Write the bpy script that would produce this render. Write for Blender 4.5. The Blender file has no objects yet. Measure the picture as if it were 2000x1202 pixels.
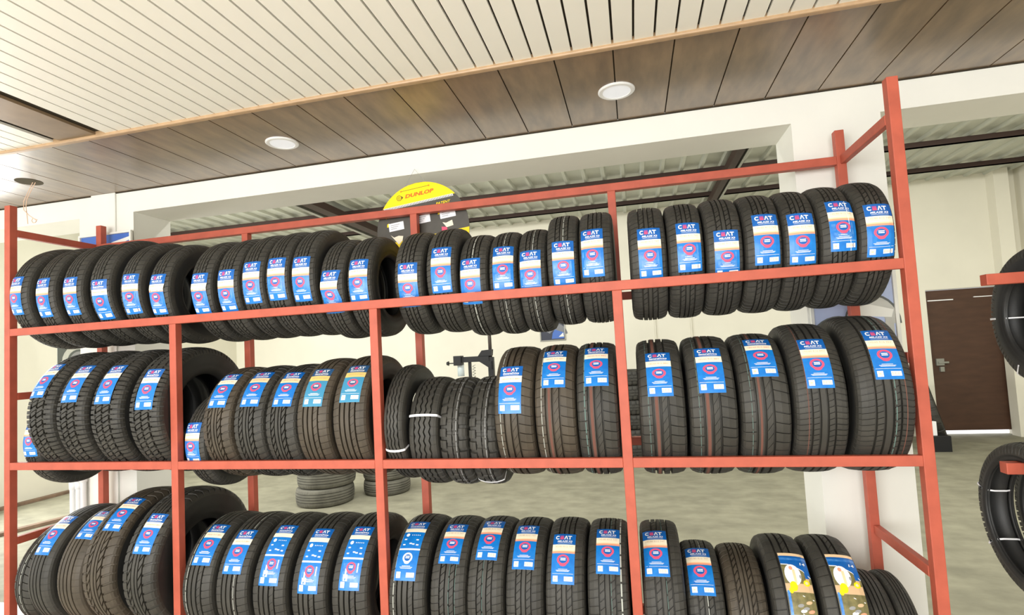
import bpy, math, random
import numpy as np
from mathutils import Matrix, Vector
random.seed(4)
SC = bpy.context.scene
COL = SC.collection
PI = math.pi

# ---------------------------------------------------------------- camera
F_PX, YAW, PIT, ROL = 1053.58, -0.2243, 0.0587, -0.0538
CAM = Vector((4.0485, -2.3417, 0.4755))
fw = Vector((math.sin(YAW)*math.cos(PIT), math.cos(YAW)*math.cos(PIT), math.sin(PIT)))
rt = Vector((math.cos(YAW), -math.sin(YAW), 0)); up = rt.cross(fw)
r2 = rt*math.cos(ROL)+up*math.sin(ROL); u2 = -rt*math.sin(ROL)+up*math.cos(ROL)
cd = bpy.data.cameras.new('camera'); cam = bpy.data.objects.new('camera', cd); COL.objects.link(cam)
cd.sensor_width = 36.0; cd.lens = F_PX*36.0/2000.0; cd.shift_x = 6.5/2000; cd.shift_y = 22.5/2000
cd.clip_start = 0.05; cd.clip_end = 200
M = Matrix((( r2.x, u2.x, -fw.x, CAM.x), (r2.y, u2.y, -fw.y, CAM.y), (r2.z, u2.z, -fw.z, CAM.z), (0, 0, 0, 1)))
cam.matrix_world = M
SC.camera = cam

# ---------------------------------------------------------------- view, world, lights
vs = SC.view_settings
vs.view_transform = 'Standard'; vs.look = 'None'; vs.gamma = 1.0; vs.use_curve_mapping = False
vs.exposure = 0.38
w = bpy.data.worlds.new('daylight'); SC.world = w; w.use_nodes = True
bg = w.node_tree.nodes['Background']; bg.inputs[0].default_value = (0.95, 0.98, 1.0, 1); bg.inputs[1].default_value = 0.7

def area(name, loc, target, sx, sy, power, col=(1, 1, 1)):
    l = bpy.data.lights.new(name, 'AREA'); l.shape = 'RECTANGLE'; l.size = sx; l.size_y = sy
    l.energy = power; l.color = col
    o = bpy.data.objects.new(name, l); COL.objects.link(o); o.location = loc
    o.rotation_euler = (Vector(target)-Vector(loc)).to_track_quat('-Z', 'Y').to_euler()
    return o
area('shopfront_daylight', (2.2, -6.2, 0.6), (2.6, 0.3, 0.2), 6.0, 2.4, 335, (1.0, 0.99, 0.97))
area('shopfront_side_daylight', (-4.6, -2.6, 0.6), (1.0, 0.3, 0.1), 3.5, 2.4, 45, (0.98, 1.0, 1.0))
area('hall_fill', (1.2, 1.75, 2.45), (1.2, 4.6, -1.0), 5.0, 0.5, 140, (1.0, 0.99, 0.95))  # pair of unseen fill lights added under the roof to brighten the hall
area('hall_fill', (6.8, 1.75, 2.45), (6.8, 4.8, -1.0), 4.0, 0.5, 110, (1.0, 0.99, 0.93))
area('hall_side_fill', (-3.2, 2.0, 0.9), (3.0, 4.0, 1.2), 1.6, 3.0, 130, (1.0, 1.0, 0.98))  # added fill from the hall's open left side, no source in view

# ---------------------------------------------------------------- materials
def lin(c):
    c = c/255.0
    return c/12.92 if c <= 0.04045 else ((c+0.055)/1.055)**2.4
def rgb(r, g, b): return (lin(r), lin(g), lin(b), 1.0)
MATS = {}
def mat(name, col, rough=0.6, spec=0.5, metal=0.0, noise=0.0, nscale=20.0, bump=0.0, bscale=80.0, coat=0.0, stretch=None, emit=0.0, alpha=1.0, col2=None, trans=0.0):
    if name in MATS: return MATS[name]
    m = bpy.data.materials.new(name); m.use_nodes = True; nt = m.node_tree; b = nt.nodes['Principled BSDF']
    b.inputs['Base Color'].default_value = col; b.inputs['Roughness'].default_value = rough
    b.inputs['Metallic'].default_value = metal; b.inputs['Specular IOR Level'].default_value = spec
    b.inputs['Coat Weight'].default_value = coat; b.inputs['Alpha'].default_value = alpha
    b.inputs['Transmission Weight'].default_value = trans
    if emit: b.inputs['Emission Color'].default_value = col; b.inputs['Emission Strength'].default_value = emit
    tc = nt.nodes.new('ShaderNodeTexCoord'); mp = nt.nodes.new('ShaderNodeMapping')
    nt.links.new(tc.outputs['Object'], mp.inputs[0])
    if stretch: mp.inputs['Scale'].default_value = stretch
    if noise:
        n = nt.nodes.new('ShaderNodeTexNoise'); n.inputs['Scale'].default_value = nscale; n.inputs['Detail'].default_value = 6
        nt.links.new(mp.outputs[0], n.inputs['Vector'])
        cr = nt.nodes.new('ShaderNodeValToRGB')
        c2 = col2 or tuple(max(0, c*(1-noise)) for c in col[:3])+(1,)
        c1 = col if col2 else tuple(min(1, c*(1+noise)) for c in col[:3])+(1,)
        cr.color_ramp.elements[0].position = 0.3; cr.color_ramp.elements[1].position = 0.7
        cr.color_ramp.elements[0].color = c2; cr.color_ramp.elements[1].color = c1
        nt.links.new(n.outputs[0], cr.inputs[0]); nt.links.new(cr.outputs[0], b.inputs['Base Color'])
    if bump:
        n2 = nt.nodes.new('ShaderNodeTexNoise'); n2.inputs['Scale'].default_value = bscale; n2.inputs['Detail'].default_value = 4
        nt.links.new(mp.outputs[0], n2.inputs['Vector'])
        bp = nt.nodes.new('ShaderNodeBump'); bp.inputs['Strength'].default_value = bump; bp.inputs['Distance'].default_value = 0.01
        nt.links.new(n2.outputs[0], bp.inputs['Height']); nt.links.new(bp.outputs[0], b.inputs['Normal'])
    MATS[name] = m; return m
RUB = mat('tread rubber', rgb(57, 55, 50), 0.58, 0.45, noise=0.22, nscale=9, bump=0.05, bscale=220)
RUB2 = mat('brown tread rubber', rgb(72, 64, 53), 0.58, 0.45, noise=0.22, nscale=9, bump=0.05, bscale=220)
SIDE = mat('sidewall rubber', rgb(38, 38, 37), 0.5, 0.45, noise=0.2, nscale=6, bump=0.04, bscale=150)
OLDR = mat('dusty old rubber', rgb(112, 110, 100), 0.85, 0.2, noise=0.25, nscale=7, bump=0.1)
RED = mat('red oxide paint', rgb(180, 88, 68), 0.5, 0.35, noise=0.10, nscale=14, bump=0.03, bscale=60)
WALLM = mat('cream wall paint', rgb(234, 233, 224), 0.75, 0.3, noise=0.025, nscale=3, bump=0.03, bscale=30)
HALLM = mat('hall wall paint', rgb(228, 224, 208), 0.8, 0.3, noise=0.03, nscale=2)
FLOORM = mat('dusty concrete floor', rgb(142, 139, 120), 0.7, 0.35, noise=0.2, nscale=5, bump=0.06, bscale=30, stretch=(1, 1.4, 1))
STRIP = mat('white ceiling strip', rgb(240, 237, 226), 0.45, 0.4)
DARK = mat('dark gap', rgb(62, 56, 46), 0.9, 0.1)
WOOD = mat('glossy brown wood panel', rgb(138, 112, 82), 0.36, 0.9, noise=0.3, nscale=5, stretch=(4, 1.0, 1), col2=rgb(98, 78, 56), coat=0.5, bump=0.03, bscale=40)
WOOD.node_tree.nodes['Principled BSDF'].inputs['Coat Roughness'].default_value = 0.28
WOODL = mat('light wood edging', rgb(176, 146, 112), 0.4, 0.5, noise=0.1, nscale=20)
ROOFM = mat('galvanised roof sheet', rgb(196, 199, 188), 0.4, 0.5, metal=0.2, noise=0.12, nscale=1.5)
STEEL = mat('dark painted steel', rgb(58, 42, 36), 0.6, 0.3)
GREYST = mat('grey steel', rgb(150, 150, 142), 0.4, 0.5, metal=0.5)
DOORM = mat('dark brown door', rgb(76, 52, 38), 0.5, 0.4, noise=0.15, nscale=4, stretch=(1, 1, 4))
WHITE = mat('white plastic', rgb(240, 240, 240), 0.4, 0.5)
LAMP = mat('lamp diffuser', rgb(235, 238, 245), 0.4, 0.5, emit=0.25)
BLACK = mat('black steel', rgb(26, 26, 28), 0.5, 0.4)
BLUE1 = mat('label blue', rgb(14, 96, 178), 0.35, 0.5, noise=0.08, nscale=40)
BLUE2 = mat('label light blue', rgb(16, 128, 212), 0.32, 0.5, noise=0.22, nscale=45, col2=rgb(14, 110, 198))
BLUE3 = mat('label washed blue', rgb(86, 150, 215), 0.3, 0.5, noise=0.3, nscale=60, col2=rgb(30, 108, 196))
CREAM = mat('label cream', rgb(250, 240, 215), 0.5, 0.4)
ORANGE = mat('label orange', rgb(244, 160, 128), 0.5, 0.4)
PEACH = mat('label peach', rgb(250, 214, 170), 0.5, 0.4)
LWHITE = mat('label white', rgb(245, 245, 248), 0.5, 0.4)
PINK = mat('label pink red', rgb(228, 84, 118), 0.5, 0.4)
PURP = mat('label purple', rgb(176, 84, 160), 0.5, 0.4)
TAN = mat('label faded print', rgb(214, 180, 140), 0.5, 0.4)
YEL = mat('bright yellow card', rgb(255, 222, 0), 0.5, 0.4)
GREYT = mat('label grey print', rgb(150, 150, 150), 0.5, 0.4)
OLIVE = mat('label olive photo', rgb(120, 112, 70), 0.4, 0.5, noise=0.3, nscale=60)
LINEW = mat('chalk white line', rgb(176, 178, 170), 0.7, 0.2)
LINET = mat('teal line', rgb(104, 128, 122), 0.7, 0.2)
LINER = mat('red brown band', rgb(112, 76, 66), 0.7, 0.2)

# ---------------------------------------------------------------- helpers
def mesh_obj(name, verts, faces, mats, parent=None, midx=None, smooth=False, loc=None):
    me = bpy.data.meshes.new(name)
    me.from_pydata([tuple(v) for v in verts], [], [tuple(f) for f in faces])
    for m in (mats if isinstance(mats, (list, tuple)) else [mats]): me.materials.append(m)
    if midx is not None: me.polygons.foreach_set('material_index', np.array(midx, dtype=np.int32))
    if smooth: me.polygons.foreach_set('use_smooth', np.ones(len(me.polygons), dtype=bool))
    me.update()
    o = bpy.data.objects.new(name, me); COL.objects.link(o)
    if parent: o.parent = parent
    if loc is not None: o.location = loc
    return o
class MB:
    def __init__(s): s.v = []; s.f = []; s.m = []
    def add(s, vs_, fs, m=0):
        n = len(s.v); s.v += [tuple(v) for v in vs_]; s.f += [tuple(i+n for i in f) for f in fs]; s.m += [m]*len(fs); return s
    def box(s, x0, x1, y0, y1, z0, z1, m=0):
        v = [(x0, y0, z0), (x1, y0, z0), (x1, y1, z0), (x0, y1, z0), (x0, y0, z1), (x1, y0, z1), (x1, y1, z1), (x0, y1, z1)]
        return s.add(v, [(0, 3, 2, 1), (4, 5, 6, 7), (0, 1, 5, 4), (1, 2, 6, 5), (2, 3, 7, 6), (3, 0, 4, 7)], m)
    def tube(s, pts, r, n=10, m=0, cap=True):
        pts = [Vector(p) for p in pts]; rings = []
        for i, p in enumerate(pts):
            d = (pts[min(i+1, len(pts)-1)]-pts[max(i-1, 0)]).normalized()
            a = d.orthogonal().normalized() if i == 0 else (prev-d*prev.dot(d)).normalized()
            prev = a; b = d.cross(a); rr = r[i] if isinstance(r, (list, tuple)) else r
            rings.append([p+rr*(math.cos(2*PI*k/n)*a+math.sin(2*PI*k/n)*b) for k in range(n)])
        v = [q for R_ in rings for q in R_]; f = []
        for i in range(len(pts)-1):
            for k in range(n):
                f.append((i*n+k, i*n+(k+1) % n, (i+1)*n+(k+1) % n, (i+1)*n+k))
        if cap: f += [tuple(range(n))[::-1], tuple((len(pts)-1)*n+k for k in range(n))]
        return s.add(v, f, m)
    def cyl(s, c, axis, r, h, n=32, m=0, r1=None):
        c = Vector(c); a = Vector(axis).normalized()
        return s.tube([c, c+a*h], [r, r if r1 is None else r1], n, m)
    def obj(s, name, mats, parent=None, smooth=False, bevel=0.0):
        o = mesh_obj(name, s.v, s.f, mats, parent, s.m, smooth)
        if bevel:
            b = o.modifiers.new('bevel', 'BEVEL'); b.width = bevel; b.segments = 2; b.limit_method = 'ANGLE'
        return o
def tag(o, label=None, cat=None, group=None, kind=None):
    if label: o['label'] = label
    if cat: o['category'] = cat
    if group: o['group'] = group
    if kind: o['kind'] = kind
    return o
def empty(name, loc=(0, 0, 0)):
    o = bpy.data.objects.new(name, None); COL.objects.link(o); o.location = loc; o.empty_display_size = 0.1; return o
def struct(o): o['kind'] = 'structure'; return o

TXT = {}
def text_mesh(s, bold=0.0, shear=0.0):
    k = (s, bold, shear)
    if k in TXT: return TXT[k]
    cu = bpy.data.curves.new('t', 'FONT'); cu.body = s; cu.resolution_u = 2; cu.offset = bold; cu.shear = shear; cu.size = 1.0
    ob = bpy.data.objects.new('t', cu); me = bpy.data.meshes.new_from_object(ob)
    v = [(a.co.x, a.co.y) for a in me.vertices]; f = [tuple(p.vertices) for p in me.polygons]
    bpy.data.objects.remove(ob); bpy.data.curves.remove(cu); bpy.data.meshes.remove(me)
    xs = [a[0] for a in v]; ys = [a[1] for a in v]
    x0, x1, y0, y1 = min(xs), max(xs), min(ys), max(ys)
    v = [((a-x0)/(x1-x0), (b-y0)/(y1-y0)) for a, b in v]
    TXT[k] = (v, f); return v, f

# ---------------------------------------------------------------- setting
FZ, ZC, YF, YW = -1.10, 1.702, -0.135, 0.62
BT = 0.30      # beam thickness
struct(MB().box(-9, 13, -7.5, YW+0.02, FZ-0.1, FZ).obj('floor', mat('cream bounce floor', rgb(226, 220, 204), 0.3, 0.5, noise=0.04, nscale=3)))  # unseen front floor, made pale to bounce light up onto the ceiling
struct(MB().box(-9, 13, YW+0.02, 7.2, FZ-0.1, FZ).obj('floor', FLOORM))
# front room ceiling: white strips under a dark backing
b = MB(); b.box(-6.5, 11, -6.0, YF, ZC+0.014, ZC+0.03, 1)
P0, PW = 3.797, 0.248
sp = PW/3.0; x = P0-sp*120
while x < 11:
    if x > -6.5:
        if not (1.20-sp < x < 1.40): b.box(x+0.0045, x+sp-0.0045, -6.0, YF-0.002, ZC-0.002, ZC+0.010, 0)
    x += sp
struct(b.obj('ceiling', [STRIP, DARK]))
struct(MB().box(1.195, 1.425, -6.0, YF-0.002, ZC-0.003, ZC+0.012).obj('trim_1', mat('matt brown panel', rgb(140, 118, 90), 0.5, 0.4, noise=0.15, nscale=8)))
struct(MB().box(-6.5, 11, YF-0.026, YF+0.004, ZC-0.016, ZC+0.02).obj('trim_2', WOODL, bevel=0.006))
# glossy wood soffit
b = MB(); b.box(-6.5, 11, YF, YW, ZC+0.008, ZC+0.03, 1)
for k in range(-40, 30):
    X = P0+k*PW
    b.box(X+0.003, X+PW-0.003, YF+0.004, YW, ZC, ZC+0.008, 0)
struct(b.obj('ceiling', [WOOD, DARK]))
# wall between shop and hall: beam and columns
struct(MB().box(-6.5, 11, YW, YW+BT, 1.555, 3.0).obj('wall_back', WALLM))
struct(MB().box(0.34, 0.80, YW, YW+BT, FZ, 1.555).obj('wall_back', WALLM))
struct(MB().box(4.905, 5.31, YW, YW+BT, FZ, 1.555).obj('wall_back', WALLM))
struct(MB().box(0.455, 0.66, YW-0.012, YW, FZ, ZC).obj('trim_3', WALLM, bevel=0.002))
struct(MB().box(8.9, 9.3, YW, YW+BT, FZ, 1.555).obj('wall_back', WALLM))
struct(MB().box(-6.5, 11, YW-0.006, YW, ZC-0.006, ZC).obj('trim_4', DARK))
# hall
struct(MB().box(-3.6, 8.30, 6.8, 6.95, FZ, 2.70).box(8.30, 9.25, 6.8, 6.95, 1.035, 2.70).box(9.25, 9.7, 6.8, 6.95, FZ, 2.70).obj('wall_hall_back', HALLM))
struct(MB().box(9.55, 9.7, YW+BT, 6.8, FZ, 2.70).obj('wall_hall_right', HALLM))
struct(MB().box(-3.7, -3.55, 2.4, 6.8, FZ, 2.70).obj('wall_hall_left', HALLM))
struct(MB().box(9.20, 9.38, 6.62, 6.8, FZ, 2.70).obj('trim_5', HALLM))
# door
d = empty('door_1', (8.30, 6.84, FZ)); d['kind'] = 'structure'
MB().box(0.0, 0.95, 0, 0.05, 0.07, 2.125).obj('door_leaf', DOORM, d)
MB().box(0.03, 0.36, -0.012, 0, 1.97, 1.985).obj('hinge_strip', WHITE, d)
MB().box(0.62, 0.86, -0.012, 0, 1.99, 2.002).obj('hinge_strip', WHITE, d)
MB().box(0.06, 0.16, -0.03, 0, 1.02, 1.12).box(0.08, 0.21, -0.05, -0.03, 1.05, 1.075).box(0.10, 0.15, -0.04, -0.0, 0.93, 1.0).obj('bolt_latch', GREYST, d)
struct(MB().box(8.30, 9.25, 6.95, 6.99, FZ+0.002, FZ+0.09).obj('ground_glow', mat('glowing sunlit ground', rgb(250, 250, 255), 0.8, 0.2, emit=1.2)))  # ground strip under the door; its sunlight is put in as emission
# corrugated roof
b = MB(); z0 = 2.70; pts = []
x = 4.058-0.245*36
while x < 11:
    pts += [(x-0.035, z0), (x-0.018, z0-0.032), (x+0.018, z0-0.032), (x+0.035, z0)]
    x += 0.245
v = [(p[0], y, p[1]) for y in (YW+BT, 7.0) for p in pts]; n = len(pts)
b.add(v, [(i, i+1, n+i+1, n+i) for i in range(n-1)])
struct(b.obj('ceiling', ROOFM))
b = MB(); b.box(-6.5, 11, YW+BT, 7.0, z0+0.03, z0+0.06)
struct(b.obj('ceiling', ROOFM))
for i, y in enumerate((2.48, 3.65, 4.82, 6.0)):
    tag(MB().box(-3.6, 9.6, y, y+0.05, 2.60, 2.665).box(-3.6, 9.6, y, y+0.05, 2.60, 2.605).obj('roof_purlin', STEEL),
        ['dark steel purlin under the roof nearest the white beam', 'dark steel purlin under the roof, second behind the white beam', 'dark steel purlin under the roof, upper one seen through the opening', 'dark steel purlin under the roof nearest the hall back wall'][i],
        'roof beam', 'roof purlins', 'structure')
tag(MB().box(-0.02, 0.13, YW+BT, 6.8, 2.50, 2.60).box(-0.16, -0.10, YW+BT, 6.8, 2.50, 2.60, 1).obj('roof_rafter', [STEEL, GREYST]), 'brown steel rafter under the roof left of the yellow sign', 'roof beam', 'roof rafters', 'structure')
tag(MB().box(5.28, 5.36, YW+BT, 6.8, 2.50, 2.60).box(5.39, 5.42, YW+BT, 6.8, 2.50, 2.60, 1).obj('roof_rafter', [STEEL, GREYST]), 'brown steel rafter under the roof behind the right column', 'roof beam', 'roof rafters', 'structure')

# ceiling lights
def downlight(x, y, label):
    o = tag(empty('downlight', (x, y, ZC)), label, 'ceiling light', 'round downlights in the wood soffit')
    b = MB(); n = 48; prof = [(0.088, 0.0), (0.088, -0.004), (0.082, -0.008), (0.068, -0.008), (0.064, -0.004)]
    for i in range(len(prof)-1):
        vv = []
        for k in range(n):
            a = 2*PI*k/n; vv += [(prof[i][0]*math.cos(a), prof[i][0]*math.sin(a), prof[i][1]), (prof[i+1][0]*math.cos(a), prof[i+1][0]*math.sin(a), prof[i+1][1])]
        b.add(vv, [(2*k, 2*k+1, (2*k+3) % (2*n), (2*k+2) % (2*n)) for k in range(n)])
    b.obj('rim', WHITE, o, smooth=True)
    c = MB(); c.add([(0.0655*math.cos(2*PI*k/n), 0.0655*math.sin(2*PI*k/n), -0.0055) for k in range(n)], [tuple(range(n))[::-1]])
    c.obj('diffuser', LAMP, o)
downlight(4.048, 0.265, 'round white ceiling light on the brown panel, right one')
downlight(2.213, 0.262, 'round white ceiling light on the brown panel, left one')
o = tag(empty('light_opening', (0.405, 0.25, ZC-0.002)), 'empty dark round hole in the ceiling panel at far left', 'hole')
MB().cyl((0, 0, 0), (0, 0, 1), 0.07, 0.0015, 40).obj('shade_disc', mat('hole shade', rgb(96, 90, 76), 0.9, 0.1), o)  # flat disc; the shade inside the hole is put into its colour
b = MB()
b.tube([(0.43, 0.27, ZC-0.002), (0.40, 0.27, 1.66), (0.36, 0.27, 1.60), (0.352, 0.27, 1.55), (0.36, 0.27, 1.50), (0.368, 0.27, 1.44)], 0.0022, 6)
b.tube([(0.42, 0.262, ZC-0.002), (0.38, 0.262, 1.64), (0.345, 0.262, 1.585), (0.346, 0.262, 1.53), (0.39, 0.262, 1.49), (0.43, 0.262, 1.465), (0.45, 0.262, 1.45), (0.44, 0.262, 1.44), (0.42, 0.262, 1.44), (0.41, 0.262, 1.455), (0.42, 0.262, 1.47), (0.44, 0.262, 1.46), (0.455, 0.262, 1.455)], 0.0022, 6)
tag(b.obj('electrical_wire', mat('cream wire', rgb(224, 190, 160), 0.5)), 'thin pinkish wires dangling from the dark ceiling hole', 'wire')

# ---------------------------------------------------------------- rack
T = 0.041; PX = [0.572, 1.6955, 2.8362, 3.9735, 5.0775]; BX = [0.608, 1.730, 2.8486, 3.966, 5.062]; D = 0.514
ZS = (0.75, 0.0, -0.842); ZTOP = 1.328; ZM = 0.386; ZL = -0.42
rack = tag(empty('tyre_rack', (PX[0], 0, FZ)), 'long red painted steel tyre rack with three shelves in front of the wall', 'rack')
def rp(name, x0, x1, y0, y1, z0, z1, lab=None):
    o = MB().box(x0-PX[0], x1-PX[0], y0, y1, z0-FZ, z1-FZ).obj(name, RED, rack, bevel=0.0025)
    return o
for i, X in enumerate(PX):
    rp('post', X, X+T, 0.0, T, FZ, 1.4645 if i in (0, 4) else ZS[0]-T)
for i, X in enumerate(BX):
    rp('post', X, X+T, D, D+T, FZ, 1.455 if i in (0, 4) else ZTOP-T)
for z in ZS:
    if z == ZS[0]: rp('shelf_rail', PX[0]+T, PX[4], 0.0, 0.028, z-T, z)
    else:
        for a, c in zip(PX[:-1], PX[1:]): rp('shelf_rail', a+T, c, 0.0, 0.028, z-T, z)
    for a, c in zip(BX[:-1], BX[1:]): rp('shelf_rail', a+T, c, D+0.002, D+T-0.002, z-T, z-0.001)
rp('top_rail', BX[0]+T, BX[4], D, D+T, ZTOP-T, ZTOP)
for X0, X1 in ((PX[0], BX[0]), (PX[4], BX[4])):
    for z in (ZTOP, ZM, ZL):
        a = max(X0, X1); rp('side_rail', a-0.002, a+T-0.036 if False else min(X0, X1)+T+0.0, T, D, z-T, z) if abs(X0-X1) < 0.03 else rp('side_rail', X0+0.01, X0+T, T, D, z-T, z)

# ---------------------------------------------------------------- tyre geometry
E_ = 0.007
def crown(R, v): return R-0.0085*v*v-0.004*max(0.0, abs(v)-0.75)/0.25
def seg_cols(segs):
    cols = []
    for (a, c, g, s, sh, wv) in segs:
        e = min(E_, (c-a)*0.25)
        n = 2 if (c-a) < 0.25 else 3
        for t in range(n):
            v = (a+e)+(c-a-2*e)*t/(n-1); cols.append((v, g, s, sh(v) if callable(sh) else sh, wv))
    return cols
PAT = {
 # segs: v0,v1,groove depth factor,slot depth factor,u shift,wave amp ; pitches ; slots per pitch ; groove depth
 'milaze': dict(segs=[(-1, -.50, 0, .55, lambda v: .5*v, 0), (-.50, -.42, 1, 1, 0, 0), (-.42, -.17, 0, .8, lambda v: 2.0*v, 0), (-.17, -.10, 1, 1, 0, 0), (-.10, .10, 0, 0, 0, 0), (.10, .17, 1, 1, 0, 0), (.17, .42, 0, .8, lambda v: 2.0*v, 0), (.42, .50, 1, 1, 0, 0), (.50, 1, 0, .55, lambda v: .5*v, 0)], n=60, slots=[(0, .18)], gd=.011, sd=.008),
 'at': dict(segs=[(-1, -.58, 0, 1, 0, 0), (-.58, -.46, 1, 1, .2, .16), (-.46, -.07, 0, 1, lambda v: .55+.8*v, 0), (-.07, .05, 1, 1, .3, .2), (.05, .46, 0, 1, lambda v: .1+.8*v, 0), (.46, .58, 1, 1, .2, .16), (.58, 1, 0, 1, .5, 0)], n=42, slots=[(0, .2), (.55, .66)], gd=.013, sd=.013),
 'squig': dict(segs=[(-1, -.60, 0, .45, lambda v: .6*v, 0), (-.60, -.52, 1, 1, 0, 0), (-.52, -.30, 0, 1, lambda v: 3.4*v, 0), (-.30, -.24, 1, 1, 0, 0), (-.24, -.04, 0, 0, 0, 0), (-.04, .03, 1, 1, 0, 0), (.03, .17, 0, 0, 0, 0), (.17, .23, 1, 1, 0, 0), (.23, .45, 0, 1, lambda v: 3.4*v, 0), (.45, .53, 1, 1, 0, 0), (.53, 1, 0, .6, lambda v: .6*v, 0)], n=50, slots=[(0, .26)], gd=.012, sd=.010),
 'secura': dict(segs=[(-1, -.52, 0, .6, lambda v: .3*v, 0), (-.52, -.42, 1, 1, 0, 0), (-.42, -.14, 0, 0, 0, 0), (-.14, -.03, 1, 1, 0, 0), (-.03, .25, 0, .35, lambda v: 3.0*v, 0), (.25, .35, 1, 1, 0, 0), (.35, 1, 0, .8, lambda v: -.5*v, 0)], n=46, slots=[(0, .12)], gd=.013, sd=.009),
 'rib': dict(segs=[(-1, -.58, 0, .4, lambda v: .5*v, 0), (-.58, -.49, 1, 1, 0, 0), (-.49, -.25, 0, 0, 0, 0), (-.25, -.16, 1, 1, 0, 0), (-.16, .09, 0, 0, 0, 0), (.09, .18, 1, 1, 0, 0), (.18, .44, 0, .3, lambda v: 1.6*v, 0), (.44, .52, 1, 1, 0, 0), (.52, 1, 0, .55, lambda v: .3*v, 0)], n=54, slots=[(0, .13)], gd=.013, sd=.008),
 'zig': dict(segs=[(-1, -.64, 0, .25, 0, 0), (-.64, -.54, 1, 1, 0, .06), (-.54, -.24, 0, 0, 0, .06), (-.24, -.14, 1, 1, 0, .06), (-.14, .14, 0, 0, 0, .06), (.14, .24, 1, 1, 0, .06), (.24, .54, 0, 0, 0, .06), (.54, .64, 1, 1, 0, .06), (.64, 1, 0, .25, 0, 0)], n=40, slots=[(0, .12)], gd=.013, sd=.005),
 'lug': dict(segs=[(-1, -.50, 0, 1, 0, 0), (-.50, -.42, .8, 1, 0, .06), (-.42, -.04, 0, .3, .5, 0), (-.04, .04, .6, 1, 0, .0), (.04, .42, 0, .3, .5, 0), (.42, .50, .8, 1, 0, .06), (.50, 1, 0, 1, 0, 0)], n=30, slots=[(0, .34)], gd=.012, sd=.014),
 'multi': dict(segs=[(-1, -.52, 0, .6, lambda v: .8*v, 0), (-.52, -.43, 1, 1, 0, 0), (-.43, -.18, 0, .7, lambda v: 1.2*v, 0), (-.18, -.09, 1, 1, 0, 0), (-.09, .14, 0, 0, 0, 0), (.14, .23, 1, 1, 0, 0), (.23, .46, 0, .7, lambda v: 1.2*v, 0), (.46, .54, 1, 1, 0, 0), (.54, 1, 0, .7, lambda v: -.8*v, 0)], n=84, slots=[(0, .2)], gd=.012, sd=.007),
 'fine': dict(segs=[(-1, -.66, 0, .3, 0, 0), (-.66, -.56, 1, 1, 0, 0), (-.56, -.28, 0, 0, 0, 0), (-.28, -.19, 1, 1, 0, 0), (-.19, .04, 0, 0, 0, 0), (.04, .13, 1, 1, 0, 0), (.13, .40, 0, 0, 0, 0), (.40, .49, 1, 1, 0, 0), (.49, 1, 0, .3, 0, 0)], n=60, slots=[(0, .12)], gd=.011, sd=.004),
}
MESHC = {}
def tread_mesh(kind, R, hw):
    key = ('t', kind, round(R, 3), round(hw, 3))
    if key in MESHC: return MESHC[key]
    P = PAT[kind]; tw = hw*0.86
    cols = []
    for (v, g, s, sh, wv) in seg_cols(P['segs']):
        cols.append((v*tw, crown(R, v), g, s, sh, wv*tw))
    s0, sh0 = P['segs'][0][3], cols[0][4]; s1, sh1 = P['segs'][-1][3], cols[-1][4]
    def shoulder(sg, s, sh):
        return [(sg*(tw+0.55*(hw-tw)), R-0.021, 0, s*1.0, sh, 0), (sg*(tw+0.85*(hw-tw)), R-0.034, 0, s*.6, sh, 0), (sg*(hw*0.99), R-0.046, 0, 0, sh, 0)]
    cols = shoulder(-1, s0, sh0)[::-1]+cols+shoulder(1, s1, sh1)
    us = set()
    for (a, c) in P['slots']:
        e = min(0.03, (c-a)*.2); us |= {a, a+e, c-e, c}
    us = sorted(us); kn = []
    for i, u in enumerate(us):
        nx = us[i+1] if i+1 < len(us) else 1.0+us[0]
        kn.append(u); k = int((nx-u)/0.2)
        for j in range(1, k+1): kn.append(u+(nx-u)*j/(k+1))
    kn = np.array(kn)
    msk = np.zeros(len(kn))
    for (a, c) in P['slots']:
        e = min(0.03, (c-a)*.2); msk = np.maximum(msk, ((kn >= a+e-1e-6) & (kn <= c-e+1e-6)).astype(float))
    N = P['n']; U = (np.arange(N)[:, None]+kn[None, :]).ravel(); MS = np.tile(msk, N); nu = len(U)
    V = np.zeros((nu, len(cols), 3))
    for j, (x_, r_, g, s, sh, wv) in enumerate(cols):
        ph = (U+sh)*2*PI/N
        dep = np.maximum(g*P['gd'], MS*s*P['sd'])
        tri = 2*np.abs(((U+sh) % 1.0)-0.5)*2-1
        xx = x_+wv*tri
        rr = r_-dep
        V[:, j, 0] = xx; V[:, j, 1] = -rr*np.cos(ph); V[:, j, 2] = rr*np.sin(ph)
    nc = len(cols); i = np.arange(nu)[:, None]; j = np.arange(nc-1)[None, :]
    i2 = (i+1) % nu
    Fq = np.stack([np.broadcast_to(i*nc+j, (nu, nc-1)), i*nc+j+1, i2*nc+j+1, i2*nc+j], -1).reshape(-1, 4)
    me = bpy.data.meshes.new('tread'); me.from_pydata(V.reshape(-1, 3).tolist(), [], Fq.tolist()); me.update()
    MESHC[key] = me; return me
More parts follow.
